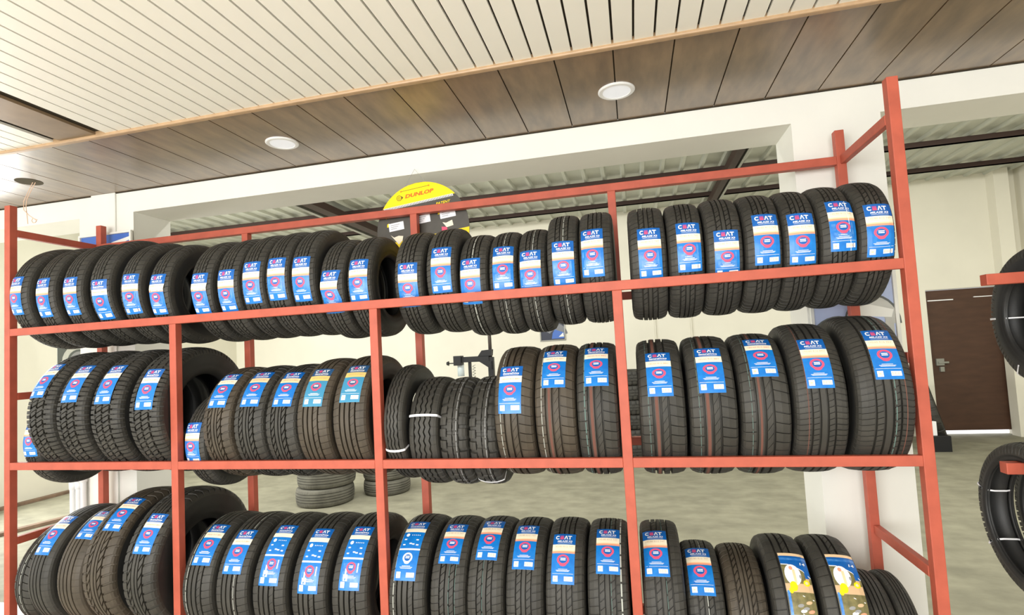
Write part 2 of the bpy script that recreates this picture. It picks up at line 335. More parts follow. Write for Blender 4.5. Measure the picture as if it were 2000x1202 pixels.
def lathe_mesh(name, prof, n=120, smooth=True):
    prof = np.array(prof); ph = np.arange(n)*2*PI/n; nc = len(prof)
    V = np.zeros((n, nc, 3)); V[:, :, 0] = prof[None, :, 0]
    V[:, :, 1] = -prof[None, :, 1]*np.cos(ph)[:, None]; V[:, :, 2] = prof[None, :, 1]*np.sin(ph)[:, None]
    i = np.arange(n)[:, None]; j = np.arange(nc-1)[None, :]; i2 = (i+1) % n
    Fq = np.stack([np.broadcast_to(i*nc+j, (n, nc-1)), i*nc+j+1, i2*nc+j+1, i2*nc+j], -1).reshape(-1, 4)
    me = bpy.data.meshes.new(name); me.from_pydata(V.reshape(-1, 3).tolist(), [], Fq.tolist())
    if smooth: me.polygons.foreach_set('use_smooth', np.ones(len(me.polygons), dtype=bool))
    me.update(); return me
def side_profile(R, hw, rim):
    m = R-0.046; h = m-rim
    return [(hw*.99, m+.001), (hw*1.0, m-.12*h), (hw*1.005, m-.14*h), (hw*1.0, m-.3*h), (hw*1.004, m-.33*h), (hw*.985, m-.5*h), (hw*.95, m-.66*h), (hw*.955, m-.69*h), (hw*.88, m-.84*h), (hw*.80, m-.94*h), (hw*.76, rim+.004), (hw*.72, rim), (hw*.62, rim+.002), (hw*.60, rim+.014), (hw*.72, m-.7*h), (hw*.88, m-.35*h), (hw*.84, m), (hw*.5, R-.024), (0, R-.021)]
def side_mesh(R, hw, rim):
    key = ('s', round(R, 3), round(hw, 3), rim)
    if key in MESHC: return MESHC[key]
    p = side_profile(R, hw, rim); full = p+[(-a, c) for a, c in p[::-1][1:]]
    me = lathe_mesh('sidewall', full); MESHC[key] = me; return me
def rim_for(R):
    return 0.152 if R < .27 else 0.165 if R < .288 else 0.178 if R < .31 else 0.178 if R < .34 else 0.19

# ---------------------------------------------------------------- labels
GL_C = [[(0.93, .80), (.75, 1), (.28, 1), (0, .72), (0, .28), (.28, 0), (.75, 0), (.93, .20), (.70, .30), (.66, .24), (.36, .24), (.25, .36), (.25, .64), (.36, .76), (.66, .76), (.70, .70)]]
GL_A = [[(0, 0), (.38, 1), (.62, 1), (1, 0), (.74, 0), (.50, .68), (.26, 0)]]
GL_T = [[(0, 1), (1, 1), (1, .77), (.63, .77), (.63, 0), (.37, 0), (.37, .77), (0, .77)]]
def label_obj(parent, kind, R, tw, off, ph0, ph1, width=0.094, kink=None, model=None, size=None, mats=None, cream=CREAM, blues=(BLUE1, BLUE2), worn=False):
    """curved paper label: x across, t down from 0 (top, angle ph0 deg) to 1 (angle ph1)"""
    b = MB(); mlist = [blues[0], blues[1], cream, ORANGE, PEACH, LWHITE, PINK, PURP, TAN, YEL, GREYT, OLIVE, BLUE3, DARK]
    L = {'b1': 0, 'b2': 1, 'cr': 2, 'or': 3, 'pe': 4, 'w': 5, 'pk': 6, 'pu': 7, 'tn': 8, 'ye': 9, 'gr': 10, 'ol': 11, 'b3': 12, 'dk': 13}
    def P(xn, t, lift):
        dx = kink(t)[0] if kink else 0.0; dl = kink(t)[1] if kink else 0.0
        x_ = off+dx+(xn-0.5)*width
        v = max(-1.2, min(1.2, x_/tw)); r_ = crown(R, v)+0.0022+lift+dl
        a = math.radians(ph0+(ph1-ph0)*t)
        return (x_, -r_*math.cos(a), r_*math.sin(a))
    def band(t0, t1, m, x0=0.0, x1=1.0, lift=0.0, nx=None, nt_=None):
        nt_ = nt_ or max(1, int(math.ceil((t1-t0)/0.05))); nx = nx or max(1, int((x1-x0)*6+.5))
        vv = [P(x0+(x1-x0)*i/nx, t0+(t1-t0)*j/nt_, lift) for j in range(nt_+1) for i in range(nx+1)]
        ff = [(j*(nx+1)+i, (j+1)*(nx+1)+i, (j+1)*(nx+1)+i+1, j*(nx+1)+i+1) for j in range(nt_) for i in range(nx)]
        b.add(vv, ff, L[m])
    def poly(pts, x0, x1, t0, t1, m, lift=0.0006):
        b.add([P(x0+(x1-x0)*p[0], t1+(t0-t1)*p[1], lift) for p in pts], [tuple(range(len(pts)))], L[m])
    def txt(s, x0, x1, t0, t1, m, bold=0.02, shear=0.15, lift=0.0007):
        v, f = text_mesh(s, bold, shear)
        b.add([P(x0+(x1-x0)*p[0], t1+(t0-t1)*p[1], lift) for p in v], f, L[m])
    def logo(t0, t1, x0=.11, x1=.84):
        wd = (x1-x0); k = wd/4.12
        for g, i, m in ((GL_C, 0, 'w'), (GL_A, 2, 'w'), (GL_T, 3, 'w')):
            xs = x0+k*(i*1.06-(0.12 if i == 3 else 0))
            for q in g: poly(q, xs, xs+k, t0, t1, m)
        xs = x0+k*1.06
        for a, c, m in ((.70, 1, 'pu'), (.34, .64, 'pk'), (0, .28, 'pk')): poly([(0.05, a), (.95, a), (.95, c), (.05, c)], xs, xs+k, t0, t1, m)
    def seal(tc, rx, rt_, ring='pk', mid='b1', n=28):
        for q in range(n):
            a0, a1 = 2*PI*q/n, 2*PI*(q+1)/n
            mm = ring if (q < n*0.5 or True) else mid
            vv = [(0.5+rx*k*math.cos(a), tc-rt_*k*math.sin(a)) for k, a in ((.66, a0), (1, a0), (1, a1), (.66, a1))]
            b.add([P(u_, t_, .0006) for u_, t_ in vv], [(0, 1, 2, 3)], L[mm])
        for q in range(n):
            a0, a1 = 2*PI*q/n, 2*PI*(q+1)/n
            vv = [(0.5, tc), (0.5+rx*.6*math.cos(a0), tc-rt_*.6*math.sin(a0)), (0.5+rx*.6*math.cos(a1), tc-rt_*.6*math.sin(a1))]
            b.add([P(u_, t_, .0005) for u_, t_ in vv], [(0, 1, 2)], L[mid])
        for dt in (-.25, .05): band(tc+dt*rt_-rt_*.09, tc+dt*rt_+rt_*.09, 'w', .5-rx*.42, .5+rx*.42, .0009, nx=2)
        vv = [(.5-rx*.62, tc+rt_*.80), (.5+rx*.62, tc+rt_*.80), (.5+rx*.4, tc+rt_*1.12), (.5, tc+rt_*1.22), (.5-rx*.4, tc+rt_*1.12)]
        b.add([P(u_, t_, .0006) for u_, t_ in vv], [(0, 1, 2, 3, 4)], L[ring])
    def foot(t0=.855, t1=.955):
        band(t0, t1, 'w', .08, .29, .0006, nx=2); band(t0+.008, t1-.012, 'w', .56, .93, .0006, nx=2)
        for q in range(9):
            xx = .60+q*.034; band(t0+.022, t1-.03, 'tn', xx, xx+(.012 if q % 3 else .018), .0009, nx=1)
        band(t0+.035, t1-.035, 'pe', .13, .22, .0009, nx=1)
    if kind == 'milaze':
        band(0, .255, 'b1'); band(.255, .375, 'cr'); band(.375, .40, 'pe'); band(.40, .44, 'or'); band(.44, 1, 'b2')
        logo(.05, .14); txt(model or 'MILAZE X3', .20, .86, .165, .205, 'w', 0.03)
        band(.222, .228, 'w', .22, .86, .0006)
        txt(size or '145/80 R12 74T', .10, .92, .285, .32, 'tn', 0.0, 0); band(.338, .343, 'pe', .08, .92, .0006)
        if worn:
            band(.50, .62, 'b3', .05, .22, .0003); band(.66, .80, 'b3', .12, .88, .0003); band(.55, .80, 'b3', .26, .36, .0004); band(.48, .70, 'b3', .80, .88, .0004); band(.70, .71, 'w', .30, .62, .0004)
        seal(.565, .27, .10)
        for t_, a in ((.735, .30), (.755, .2), (.772, .24)): band(t_, t_+.007, 'w', a, 1-a, .0006)
        band(.815, .82, 'w', .05, .95, .0006); foot()
    elif kind == 'secura':
        band(0, .24, 'b1'); band(.24, .38, 'cr'); band(.38, 1, 'b2')
        logo(.05, .135); txt('SecuraDrive', .14, .86, .155, .20, 'w', 0.035); band(.215, .221, 'w', .16, .84, .0006)
        txt(size or '185/65 R15 88H', .12, .90, .29, .325, 'or', 0.0, 0); 
        seal(.53, .27, .095)
        for t_, a in ((.70, .30), (.722, .2), (.742, .24)): band(t_, t_+.008, 'w', a, 1-a, .0006)
        band(.80, .806, 'w', .05, .95, .0006); foot(.835, .945)
    elif kind == 'long':
        band(0, .175, 'b1'); band(.175, .25, 'cr'); band(.25, .54, 'b2'); band(.54, .565, 'w'); band(.565, 1, 'b2')
        logo(.04, .095); txt('SecuraDrive', .14, .86, .112, .14, 'w', 0.035); band(.155, .16, 'w', .16, .84, .0006)
        b.add([P(.22+.085*math.cos(2*PI*q/16), .31+.03*math.sin(2*PI*q/16), .0006) for q in range(16)], [tuple(range(16))], L['w'])
        for q in range(5): band(.303, .318, 'w', .42+q*.09, .46+q*.09, .0006, nx=1)
        for x_, t_ in ((.12, .38), (.70, .385), (.42, .45), (.55, .46), (.75, .47), (.12, .47)): band(t_, t_+.02, 'w', x_, x_+.12, .0006, nx=1)
        if worn: band(.62, .88, 'b3', .10, .92, .0003); band(.78, .87, 'w', .18, .40, .0004); band(.70, .82, 'w', .24, .32, .0004); band(.62, .75, 'w', .80, .85, .0004)
        seal(.68, .23, .075, ring='w' if not worn else 'pk')
        for t_, a in ((.795, .30), (.812, .2), (.828, .24)): band(t_, t_+.006, 'w', a, 1-a, .0006)
        foot(.88, .965)
    elif kind == 'art':
        band(0, .055, 'pe'); band(.055, .09, 'b1'); band(.09, .13, 'b3'); band(.13, .42, 'b1'); band(.42, .62, 'tn'); band(.62, .92, 'ol'); band(.92, 1, 'gr')
        txt('14', .72, .92, .17, .215, 'w', .02, .1)
        arc = [(0.0, .20), (.25, .205), (.5, .24), (.75, .30), (1.0, .40)]
        for (xa, ta), (xb, tb) in zip(arc[:-1], arc[1:]):
            b.add([P(xa, ta, .0008), P(xb, tb, .0008), P(xb, tb+.014, .0008), P(xa, ta+.014, .0008)], [(0, 1, 2, 3)], L['w'])
            for k in range(8):
                f0, f1 = k/8, (k+1)/8; ua, ub = ta+.014, tb+.014
                b.add([P(xa, ua+(.5-ua)*f0, .0005), P(xb, ub+(.5-ub)*f0, .0005), P(xb, ub+(.5-ub)*f1, .0005), P(xa, ua+(.5-ua)*f1, .0005)], [(0, 1, 2, 3)], L['ol'])
        def blob(cx_, ct, rx, rt_, m, lift=.0008, n=20, a_=0):
            rg = 5; vv = [P(cx_, ct, lift)]+[P(cx_+rx*k/rg*math.cos(2*PI*q/n+a_), ct+rt_*k/rg*math.sin(2*PI*q/n), lift) for k in range(1, rg+1) for q in range(n)]
            ff = [(0, 1+q, 1+(q+1) % n) for q in range(n)]+[(1+k*n+q, 1+(k+1)*n+q, 1+(k+1)*n+(q+1) % n, 1+k*n+(q+1) % n) for k in range(rg-1) for q in range(n)]
            b.add(vv, ff, L[m])
        blob(.36, .37, .30, .16, 'w', .0007); blob(.33, .27, .07, .03, 'or', .0010); band(.29, .50, 'pe', .36, .46, .0010); blob(.62, .40, .04, .03, 'gr', .001)
        blob(.30, .54, .14, .07, 'ye', .0012); blob(.80, .49, .12, .045, 'ye', .0012); blob(.80, .49, .06, .022, 'pe', .0014); blob(.18, .60, .08, .04, 'ye', .0012)
        band(.60, .93, 'b3', .02, .12, .0007, nx=1)
        for cx_, ct, m in ((.42, .80, 'gr'), (.5, .87, 'w'), (.78, .88, 'or'), (.74, .76, 'tn'), (.6, .84, 'gr')): blob(cx_, ct, .12, .025, m, .0009, 9, .3)
        for xa, ta, xb, tb in ((.45, .9, .75, .99), (.55, .66, .95, .72)):
            b.add([P(xa, ta, .001), P(xb, tb, .001), P(xb, tb+.012, .001), P(xa, ta+.012, .001)], [(0, 1, 2, 3)], L['w'])
    # keep the paper's own thickness: a thin backing sheet under the print
    n0 = 16
    vv = [P(i/4.0, j/n0, -.0006) for j in range(n0+1) for i in range(5)]
    b.add(vv, [(j*5+i, j*5+i+1, (j+1)*5+i+1, (j+1)*5+i) for j in range(n0) for i in range(4)], L['w'])
    return b.obj('label', mlist, parent)

def ring_strip(name, R, tw, v, wd, m, parent, dash=None):
    """thin painted line running round the tread"""
    b = MB(); n = 240; x_ = v*tw; r_ = crown(R, v)+.0006
    for q in range(n):
        if dash and (q % dash == 0): continue
        a0, a1 = 2*PI*q/n, 2*PI*(q+1)/n
        b.add([(x_-wd/2, -r_*math.cos(a0), r_*math.sin(a0)), (x_+wd/2, -r_*math.cos(a0), r_*math.sin(a0)), (x_+wd/2, -r_*math.cos(a1), r_*math.sin(a1)), (x_-wd/2, -r_*math.cos(a1), r_*math.sin(a1))], [(0, 1, 2, 3)])
    return b.obj(name, m, parent)
def strap(R, hw, rim, ph, parent, wd=0.011):
    tw = hw*.86; b = MB(); a = math.radians(ph)
    pr = [(-hw*.4, rim-.003), (-hw*.8, rim+.004), (-hw*1.02, (R+rim)/2), (-hw*1.02, R-.05), (-tw*1.08, R-.012)]+[(k*tw, crown(R, k)+.003) for k in (-.9, -.5, 0, .5, .9)]+[(tw*1.08, R-.012), (hw*1.02, R-.05), (hw*1.02, (R+rim)/2), (hw*.8, rim+.004), (hw*.4, rim-.003), (-hw*.4, rim-.003)]
    vv = []
    for (x_, r_) in pr:
        for s in (-1, 1):
            for th in (0, .0015):
                aa = a+s*wd/2/R; rr = r_+th; vv.append((x_, -rr*math.cos(aa), rr*math.sin(aa)))
    ff = []
    for i in range(len(pr)-1):
        k = 4*i; ff += [(k+1, k+3, k+7, k+5), (k, k+4, k+6, k+2), (k, k+1, k+5, k+4), (k+2, k+6, k+7, k+3)]
    b.add(vv, ff); return b.obj('strap', LWHITE, parent)

def make_tyre(loc, R, hw, yaw=0.0, lean=0.0, pattern='milaze', label='', group=None, rub=None, rot=None, rim=None, name='car_tyre', cat='tyre'):
    root = tag(empty(name), label, cat, group)
    ya, le = math.radians(yaw), math.radians(lean)
    a = Vector((math.cos(ya)*math.cos(le), math.sin(ya)*math.cos(le), math.sin(le)))
    if rot is not None:
        root.location = loc; root.rotation_euler = rot
    else:
        e1 = a.cross(Vector((0, 0, 1))).normalized(); e1 = -e1 if e1.y > 0 else e1
        e2 = e1.cross(a); e2 = -e2 if e2.z < 0 else e2
        m = Matrix(((a.x, -e1.x, e2.x, loc[0]), (a.y, -e1.y, e2.y, loc[1]), (a.z, -e1.z, e2.z, loc[2]), (0, 0, 0, 1)))
        root.matrix_world = m
    rim = rim or rim_for(R); rub = rub or RUB
    for nm, me, mm in (('tread', tread_mesh(pattern, R, hw), rub), ('sidewall', side_mesh(R, hw, rim), SIDE if rub is not OLDR else OLDR)):
        o = bpy.data.objects.new(nm, me); COL.objects.link(o); o.parent = root
        if not me.materials: me.materials.append(mm)
        if me.materials[0] is not mm:
            o.material_slots[0].link = 'OBJECT'; o.material_slots[0].material = mm
        if nm == 'tread': o.rotation_euler = (random.random()*6.28, 0, 0)
    return root
HG, YC = 0.245, 0.273
def cz(R, s): return ZS[s]+math.sqrt(max(R*R-HG*HG, 4e-4))+0.0006

def kinkA(t):   # buckled label
    if t < .28: return (-.006+.024*(t/.28)*0+.010*(1-t/.28), .004*t/.28)
    if t < .42: return (-.006-.006*(t-.28)/.14, .004*(1-(t-.28)/.14)+.001)
    return (-.012+.016*min(1, (t-.42)/.25), .001)
def kinkB(t):
    if t < .25: return (.002, .003*t/.25)
    if t < .40: return (.002-.007*(t-.25)/.15, .003)
    return (-.005+.005*min(1, (t-.4)/.2), .001)
# name, shelf, X, R, hw, yaw, lean, label centre X, ph0, ph1, pattern, label kind, extras
B = [
# top shelf
('T1', 0, .709, .306, .070, -.2, -.5, .694, 20, -21, 'milaze', 'milaze', {}),
('T2', 0, .889, .302, .070, .1, .8, .881, 17, -25, 'milaze', 'milaze', {'worn': 1}),
('T3', 0, 1.083, .304, .071, 0, .4, 1.078, 14, -26, 'milaze', 'milaze', {'worn': 1}),
('T4', 0, 1.272, .305, .072, -.1, .2, 1.279, 8, -34, 'milaze', 'secura', {}),
('T5', 0, 1.457, .293, .069, 0, .1, 1.466, 16, -27, 'milaze', 'milaze', {'worn': 1}),
('T6', 0, 1.634, .284, .067, .1, -.8, 1.629, 17, -27, 'milaze', 'milaze', {'kink': kinkB, 'worn': 1}),
('T7', 0, 1.892, .281, .067, .3, -.6, 1.888, 15, -29, 'milaze', 'milaze', {'kink': kinkB, 'worn': 1}),
('T8', 0, 2.052, .281, .069, .1, -.3, 2.049, 16, -29, 'milaze', 'milaze', {'worn': 1}),
('T9', 0, 2.199, .283, .069, .1, .2, 2.199, 21, -23, 'milaze', 'milaze', {'worn': 1}),
('T10', 0, 2.341, .284, .069, 0, 0, 2.343, 22, -22, 'milaze', 'milaze', {'worn': 1}),
('T11', 0, 2.484, .283, .069, 0, -.3, 2.481, 21, -25, 'milaze', 'milaze', {}),
('T12', 0, 2.629, .263, .068, .2, -.5, 2.628, 15, -32, 'milaze', 'milaze', {'kink': kinkA, 'worn': 1}),
('T13', 0, 2.777, .263, .068, .1, 0, 2.777, 25, -21, 'milaze', 'milaze', {'worn': 1}),
('T14', 0, 3.030, .262, .074, .3, -.6, 3.032, 16, -31, 'milaze', 'milaze', {'worn': 1}),
('T15', 0, 3.194, .263, .076, .3, .4, 3.199, 30, -19, 'milaze', 'milaze', {}),
('T16', 0, 3.347, .252, .071, 0, .2, 3.337, 24, -26, 'milaze', 'milaze', {'line': [(-.0, .004, LINEW)]}),
('T17', 0, 3.488, .252, .068, .2, .2, 3.492, 36, -13, 'milaze', 'milaze', {'line': [(.1, .003, LINEW)], 'worn': 1}),
('T18', 0, 3.625, .252, .067, .1, .1, 3.619, 27, -20, 'milaze', 'milaze', {'line': [(.1, .003, LINEW)], 'worn': 1}),
('T19', 0, 3.766, .264, .071, 0, -.1, 3.771, 22, -22, 'milaze', 'milaze', {'line': [(.12, .003, LINEW)], 'worn': 1}),
('T20', 0, 3.914, .264, .075, 0, -.1, 3.900, 33, -16, 'milaze', 'milaze', {'worn': 1}),
('T21', 0, 4.135, .263, .079, 0, -.2, 4.142, 28, -21, 'milaze', 'milaze', {'worn': 1}),
('T22', 0, 4.292, .263, .074, -.3, -.6, 4.303, 30, -18, 'milaze', 'milaze', {'worn': 1}),
('T23', 0, 4.443, .264, .074, .2, -.9, 4.448, 17, -26, 'milaze', 'milaze', {'worn': 1}),
('T24', 0, 4.595, .264, .073, -.2, -.9, 4.604, 30, -18, 'milaze', 'milaze', {}),
('T25', 0, 4.735, .264, .066, -.3, -1.1, 4.736, 27, -20, 'milaze', 'milaze', {}),
('T26', 0, 4.870, .265, .066, -.4, -1.3, 4.885, 36, -12, 'milaze', 'milaze', {'worn': 1}),
('T27', 0, 5.006, .266, .067, -.1, -1.4, 5.013, 27, -20, 'milaze', 'milaze', {'size': '145/80 R12 74T'}),
# middle shelf
('U0', 1, .735, .262, .066, 0, 0, .735, 30, -14, 'milaze', 'milaze', {}),
('U1', 1, .905, .350, .092, .6, .1, .880, 54, 18, 'at', 'secura', {}),
('U2', 1, 1.112, .349, .096, .6, .3, 1.113, 50, 13, 'at', 'secura', {}),
('U3', 1, 1.340, .347, .098, .5, .2, 1.333, 49, 11, 'at', 'secura', {}),
('U4', 1, 1.588, .347, .098, .3, .2, 1.601, 42, 5, 'at', 'secura', {}),
('V0', 1, 1.815, .257, .065, 0, 0, 1.802, 26, -22, 'milaze', 'milaze', {'worn': 1}),
('V1', 1, 1.978, .296, .086, .1, 0, 1.977, 62, 20, 'squig', 'secura', {'brown': 1}),
('V2', 1, 2.160, .296, .088, .5, .1, 2.166, 63, 20, 'squig', 'secura', {'peach': 1}),
('V3', 1, 2.343, .296, .088, .1, 0, 2.352, 60, 19, 'squig', 'secura', {'peach': 1}),
('V4', 1, 2.528, .304, .090, -.5, -.2, 2.532, 56, 15, 'rib', 'secura', {'brown': 1, 'tan': 1}),
('V5', 1, 2.718, .306, .090, .6, .3, 2.724, 57, 17, 'rib', 'secura', {'brown': 1, 'tan': 1}),
('W1', 1, 2.935, .285, .052, 0, 0, None, 0, 0, 'zig', None, {'strap': -22, 'Y': .31}),
('W2', 1, 3.072, .264, .075, 0, 0, None, 0, 0, 'zig', None, {'strap': 22}),
('W3', 1, 3.218, .262, .070, 0, 0, None, 0, 0, 'lug', None, {'line': [(.30, .003, GREYT)]}),
('W4', 1, 3.357, .262, .068, 0, 0, None, 0, 0, 'lug', None, {'strap': -60, 'line': [(.30, .003, GREYT)]}),
('W5', 1, 3.518, .307, .090, -.5, -.3, 3.506, 45, 3, 'secura', 'secura', {'brown': 1, 'line': [(-.72, .003, LINEW)]}),
('W6', 1, 3.701, .307, .091, -.2, 0, 3.699, 64, 23, 'secura', 'secura', {'brown': 1, 'line': [(-.72, .003, LINEW), (-.28, .010, LINER)]}),
('W7', 1, 3.881, .307, .088, -.1, 0, 3.884, 66, 23, 'secura', 'secura', {'line': [(-.66, .004, LINET), (-.28, .012, LINER)]}),
('Y1', 1, 4.150, .307, .094, -.4, -.1, 4.146, 53, 13, 'secura', 'secura', {'line': [(-.68, .002, LINET), (-.28, .012, LINER)]}),
('Y2', 1, 4.350, .308, .094, -.6, -.2, 4.350, 55, 14, 'secura', 'secura', {'line': [(-.68, .002, LINET), (-.28, .012, LINER)]}),
('Y3', 1, 4.549, .308, .094, -1.0, -.4, 4.554, 65, 25, 'secura', 'secura', {'line': [(-.68, .002, LINET), (-.28, .008, LINER)]}),
('Y4', 1, 4.748, .320, .096, -1.2, -.5, 4.746, 51, 11, 'multi', 'milaze', {'line': [(-.62, .003, LINER)], 'size': '195/60 R16 89H'}),
('Y5', 1, 4.966, .328, .100, -1.2, -.5, 4.981, 52, 13, 'multi', 'milaze', {'line': [(.30, .003, LINET), (.72, .003, LINER)], 'size': '195/65 R16 92V'}),
# bottom shelf
('Z0', 2, 0.715, 0.295, .060, 0, 0, None, 0, 0, 'secura', None, {'line': [(0, .004, LINEW)]}),
('Z1', 2, 0.868, 0.323, .080, -.6, -.2, 0.86, 67, 26, 'fine', 'secura', {}),
('Z2', 2, 1.076, 0.328, .085, 0, 0, 1.092, 72, 40, 'fine', 'secura', {'brown': 1}),
('Z3', 2, 1.305, 0.365, .100, -.4, -.1, 1.327, 70, 37, 'squig', 'secura', {'brown': 1}),
('Z4', 2, 1.563, 0.367, .100, -.8, -.4, 1.58, 52, 20, 'squig', 'secura', {}),
('A1', 2, 1.852, 0.311, .090, .4, .1, 1.864, 67, 26, 'rib', 'secura', {'line': [(-.66, .003, LINEW)]}),
('A2', 2, 2.05, 0.311, .092, .8, .2, 2.052, 61, 20, 'rib', 'secura', {'line': [(.3, .003, LINEW)]}),
('A3', 2, 2.261, 0.311, .094, .5, .1, 2.267, 68, 12, 'rib', 'long', {'worn': 1}),
('A4', 2, 2.477, 0.312, .094, .3, .1, 2.482, 64, 7, 'rib', 'long', {'worn': 1}),
('A5', 2, 2.688, 0.313, .094, .6, .2, 2.694, 67, 11, 'rib', 'long', {'worn': 1}),
('B1', 2, 2.974, 0.311, .091, .3, .1, 2.967, 77, 21, 'rib', 'long', {'line': [(-.75, .004, LINEW)]}),
('B2', 2, 3.168, 0.309, .086, .4, .1, 3.167, 76, 36, 'milaze', 'milaze', {'line': [(.12, .002, LINET), (.5, .002, LINET)]}),
('B3', 2, 3.344, 0.309, .086, -.4, -.1, 3.343, 83, 40, 'milaze', 'milaze', {'line': [(-.12, .002, LINET)]}),
('B4', 2, 3.52, 0.308, .086, -.4, -.1, 3.514, 77, 34, 'milaze', 'milaze', {}),
('B5', 2, 3.697, 0.309, .086, -.5, -.2, 3.69, 66, 24, 'milaze', 'milaze', {}),
('B6', 2, 3.879, 0.308, .088, -.5, -.1, 3.882, 74, 33, 'milaze', 'milaze', {'line': [(.2, .002, LINET), (.75, .006, LINEW)]}),
('C1', 2, 4.104, 0.307, .085, .3, .1, 4.082, 74, 33, 'milaze', 'milaze', {'line': [(.15, .002, LINET)]}),
('C2', 2, 4.268, 0.276, .076, .2, 0, 4.259, 79, 32, 'milaze', 'milaze', {'line': [(.1, .003, LINEW)]}),
('C3', 2, 4.43, 0.273, .078, 0, 0, None, 0, 0, 'squig', None, {'brown': 1}),
('C4', 2, 4.602, 0.288, .083, -.2, -.1, 4.625, 65, 13, 'secura', 'art', {}),
('C5', 2, 4.782, 0.288, .083, -.2, -.1, 4.804, 65, 13, 'secura', 'art', {}),
('C6', 2, 4.928, 0.2495, .054, 0, 0, None, 0, 0, 'fine', None, {}),
('C7', 2, 5.022, 0.2495, .036, 0, 0, None, 0, 0, 'fine', None, {}),
]
SHN = ('top', 'middle', 'bottom'); ORD = ['leftmost']+[w_+' from left' for w_ in ('second', 'third', 'fourth', 'fifth', 'sixth', 'seventh', 'eighth')]
DESC = {'milaze': 'narrow-grooved tyre', 'at': 'chunky all-terrain tyre', 'squig': 'ribbed tyre with curved slots', 'secura': 'straight-grooved tyre', 'rib': 'four-grooved tyre', 'zig': 'zigzag-grooved truck tyre with white strap', 'lug': 'lugged tyre', 'multi': 'wide finely slotted tyre', 'fine': 'plain ribbed tyre'}
SPECIAL = {
 'U0': 'small tyre mostly hidden behind the leftmost all-terrain tyre, middle shelf', 'V0': 'small tyre with low label behind the left bay tyres, middle shelf beside second post',
 'W1': 'zigzag-ribbed tyre partly behind the third post, middle shelf, strap near its base', 'W2': 'zigzag-ribbed black tyre with a white strap across its tread, middle shelf',
 'W3': 'lugged black tyre beside the white-strapped zigzag tyre, middle shelf', 'W4': 'lugged black tyre, right one of the pair on the middle shelf',
 'Z0': 'tyre with white centre line, half hidden at the far left of the bottom shelf', 'C3': 'unlabelled brown-grey tyre between two labelled tyres, bottom shelf right bay',
 'C4': 'tyre with yellow and olive picture label, left one of the pair, bottom shelf', 'C5': 'tyre with yellow and olive picture label, right one of the pair, bottom shelf',
 'C6': 'low unlabelled fine-ribbed tyre, left of the last two on the bottom shelf', 'C7': 'low unlabelled fine-ribbed tyre at the right end of the bottom shelf',
 'T12': 'narrow tyre with a crumpled blue label, top shelf', 'Y5': 'widest tyre at the right end of the middle shelf, blue label', 'Y4': 'wide tyre beside the rightmost one on the middle shelf, blue label',
}
BN = ('leftmost bay', 'second bay', 'third bay', 'rightmost bay')
cnt = {}
for (nm, s, X, R, hw, ya, le, lx, p0, p1, pat, lk, ex) in B:
    bay = 0 if X < PX[1] else 1 if X < PX[2] else 2 if X < PX[3] else 3
    k = cnt.get((s, bay), 0); cnt[(s, bay)] = k+1
    lab = SPECIAL.get(nm) or '%s with blue label, %s shelf, %s in %s' % (DESC[pat], SHN[s], ORD[k], BN[bay])
    if nm in ('A3', 'A4', 'A5', 'B1'): lab = lab.replace('blue label', 'long blue label')
    rub = RUB2 if ex.get('brown') else RUB
    y = ex.get('Y', YC)
    t = make_tyre((X, YC, cz(R, s)), R, hw, ya, le, pat, lab, 'tyres on the %s shelf of the red rack' % SHN[s], rub)
    tw = hw*.86
    if lk:
        kw = dict(kink=ex.get('kink'), worn=bool(ex.get('worn')), size=ex.get('size'))
        if ex.get('tan'): kw['cream'] = mat('label ochre band', rgb(236, 200, 120), .5); kw['blues'] = (mat('dull label blue', rgb(40, 84, 130), .4), mat('dull light blue', rgb(60, 140, 180), .35))
        if ex.get('peach'): kw['cream'] = PEACH
        wd = .103 if lk in ('secura', 'long') and s > 0 else .100 if s == 2 else .096
        label_obj(t, lk, R, tw, lx-X, p0, p1, wd, **kw)
    for (v, wd, m_) in ex.get('line', []):
        ring_strip('painted_line', R, tw, v, wd, m_, [c for c in t.children if c.name.startswith('tread')][0], 7 if m_ in (LINET, LINEW, GREYT) else None)
    if 'strap' in ex: strap(R, hw, rim_for(R), ex['strap'], t)

# ---------------------------------------------------------------- things in the hall
def flat_stack(x, y, R, hw, n, labels, group, z0=FZ):
    for i in range(n):
        make_tyre((x+random.uniform(-.012, .012), y+random.uniform(-.012, .012), z0+hw*1.006+i*2.014*hw), R, hw, pattern='fine', label=labels[i], group=group, rub=OLDR, rot=(0, PI/2, 0))
flat_stack(.57, 3.20, .315, .095, 3, ['grey dusty tyre at the bottom of the left floor stack', 'grey dusty tyre in the middle of the left floor stack', 'grey dusty tyre on top of the left floor stack'], 'old tyres stacked on the hall floor')
flat_stack(1.10, 3.62, .27, .085, 3, ['grey dusty tyre at the bottom of the right floor stack', 'grey dusty tyre in the middle of the right floor stack', 'grey dusty tyre on top of the right floor stack'], 'old tyres stacked on the hall floor')
for i in range(6):
    make_tyre((3.93+.01*(i % 2), 5.6, FZ+.10*1.006+i*.2015), .33, .10, pattern='lug', label=['dark tyre on the floor under the hall stack behind the fourth post', 'dark tyre, second up in the hall stack behind the fourth post', 'dark tyre, third up in the hall stack behind the fourth post', 'dark tyre, fourth up in the hall stack behind the fourth post', 'dark tyre, second from top in the hall stack behind fourth post', 'dark tyre on top of the hall stack behind the fourth post'][i], group='dark tyres stacked behind the fourth post', rot=(0, PI/2, 0))
make_tyre((7.88, 6.22, FZ+.50), .50, .13, -24, 13, 'lug', 'large black tyre leaning by the dark door', name='truck_tyre', rim=.26)
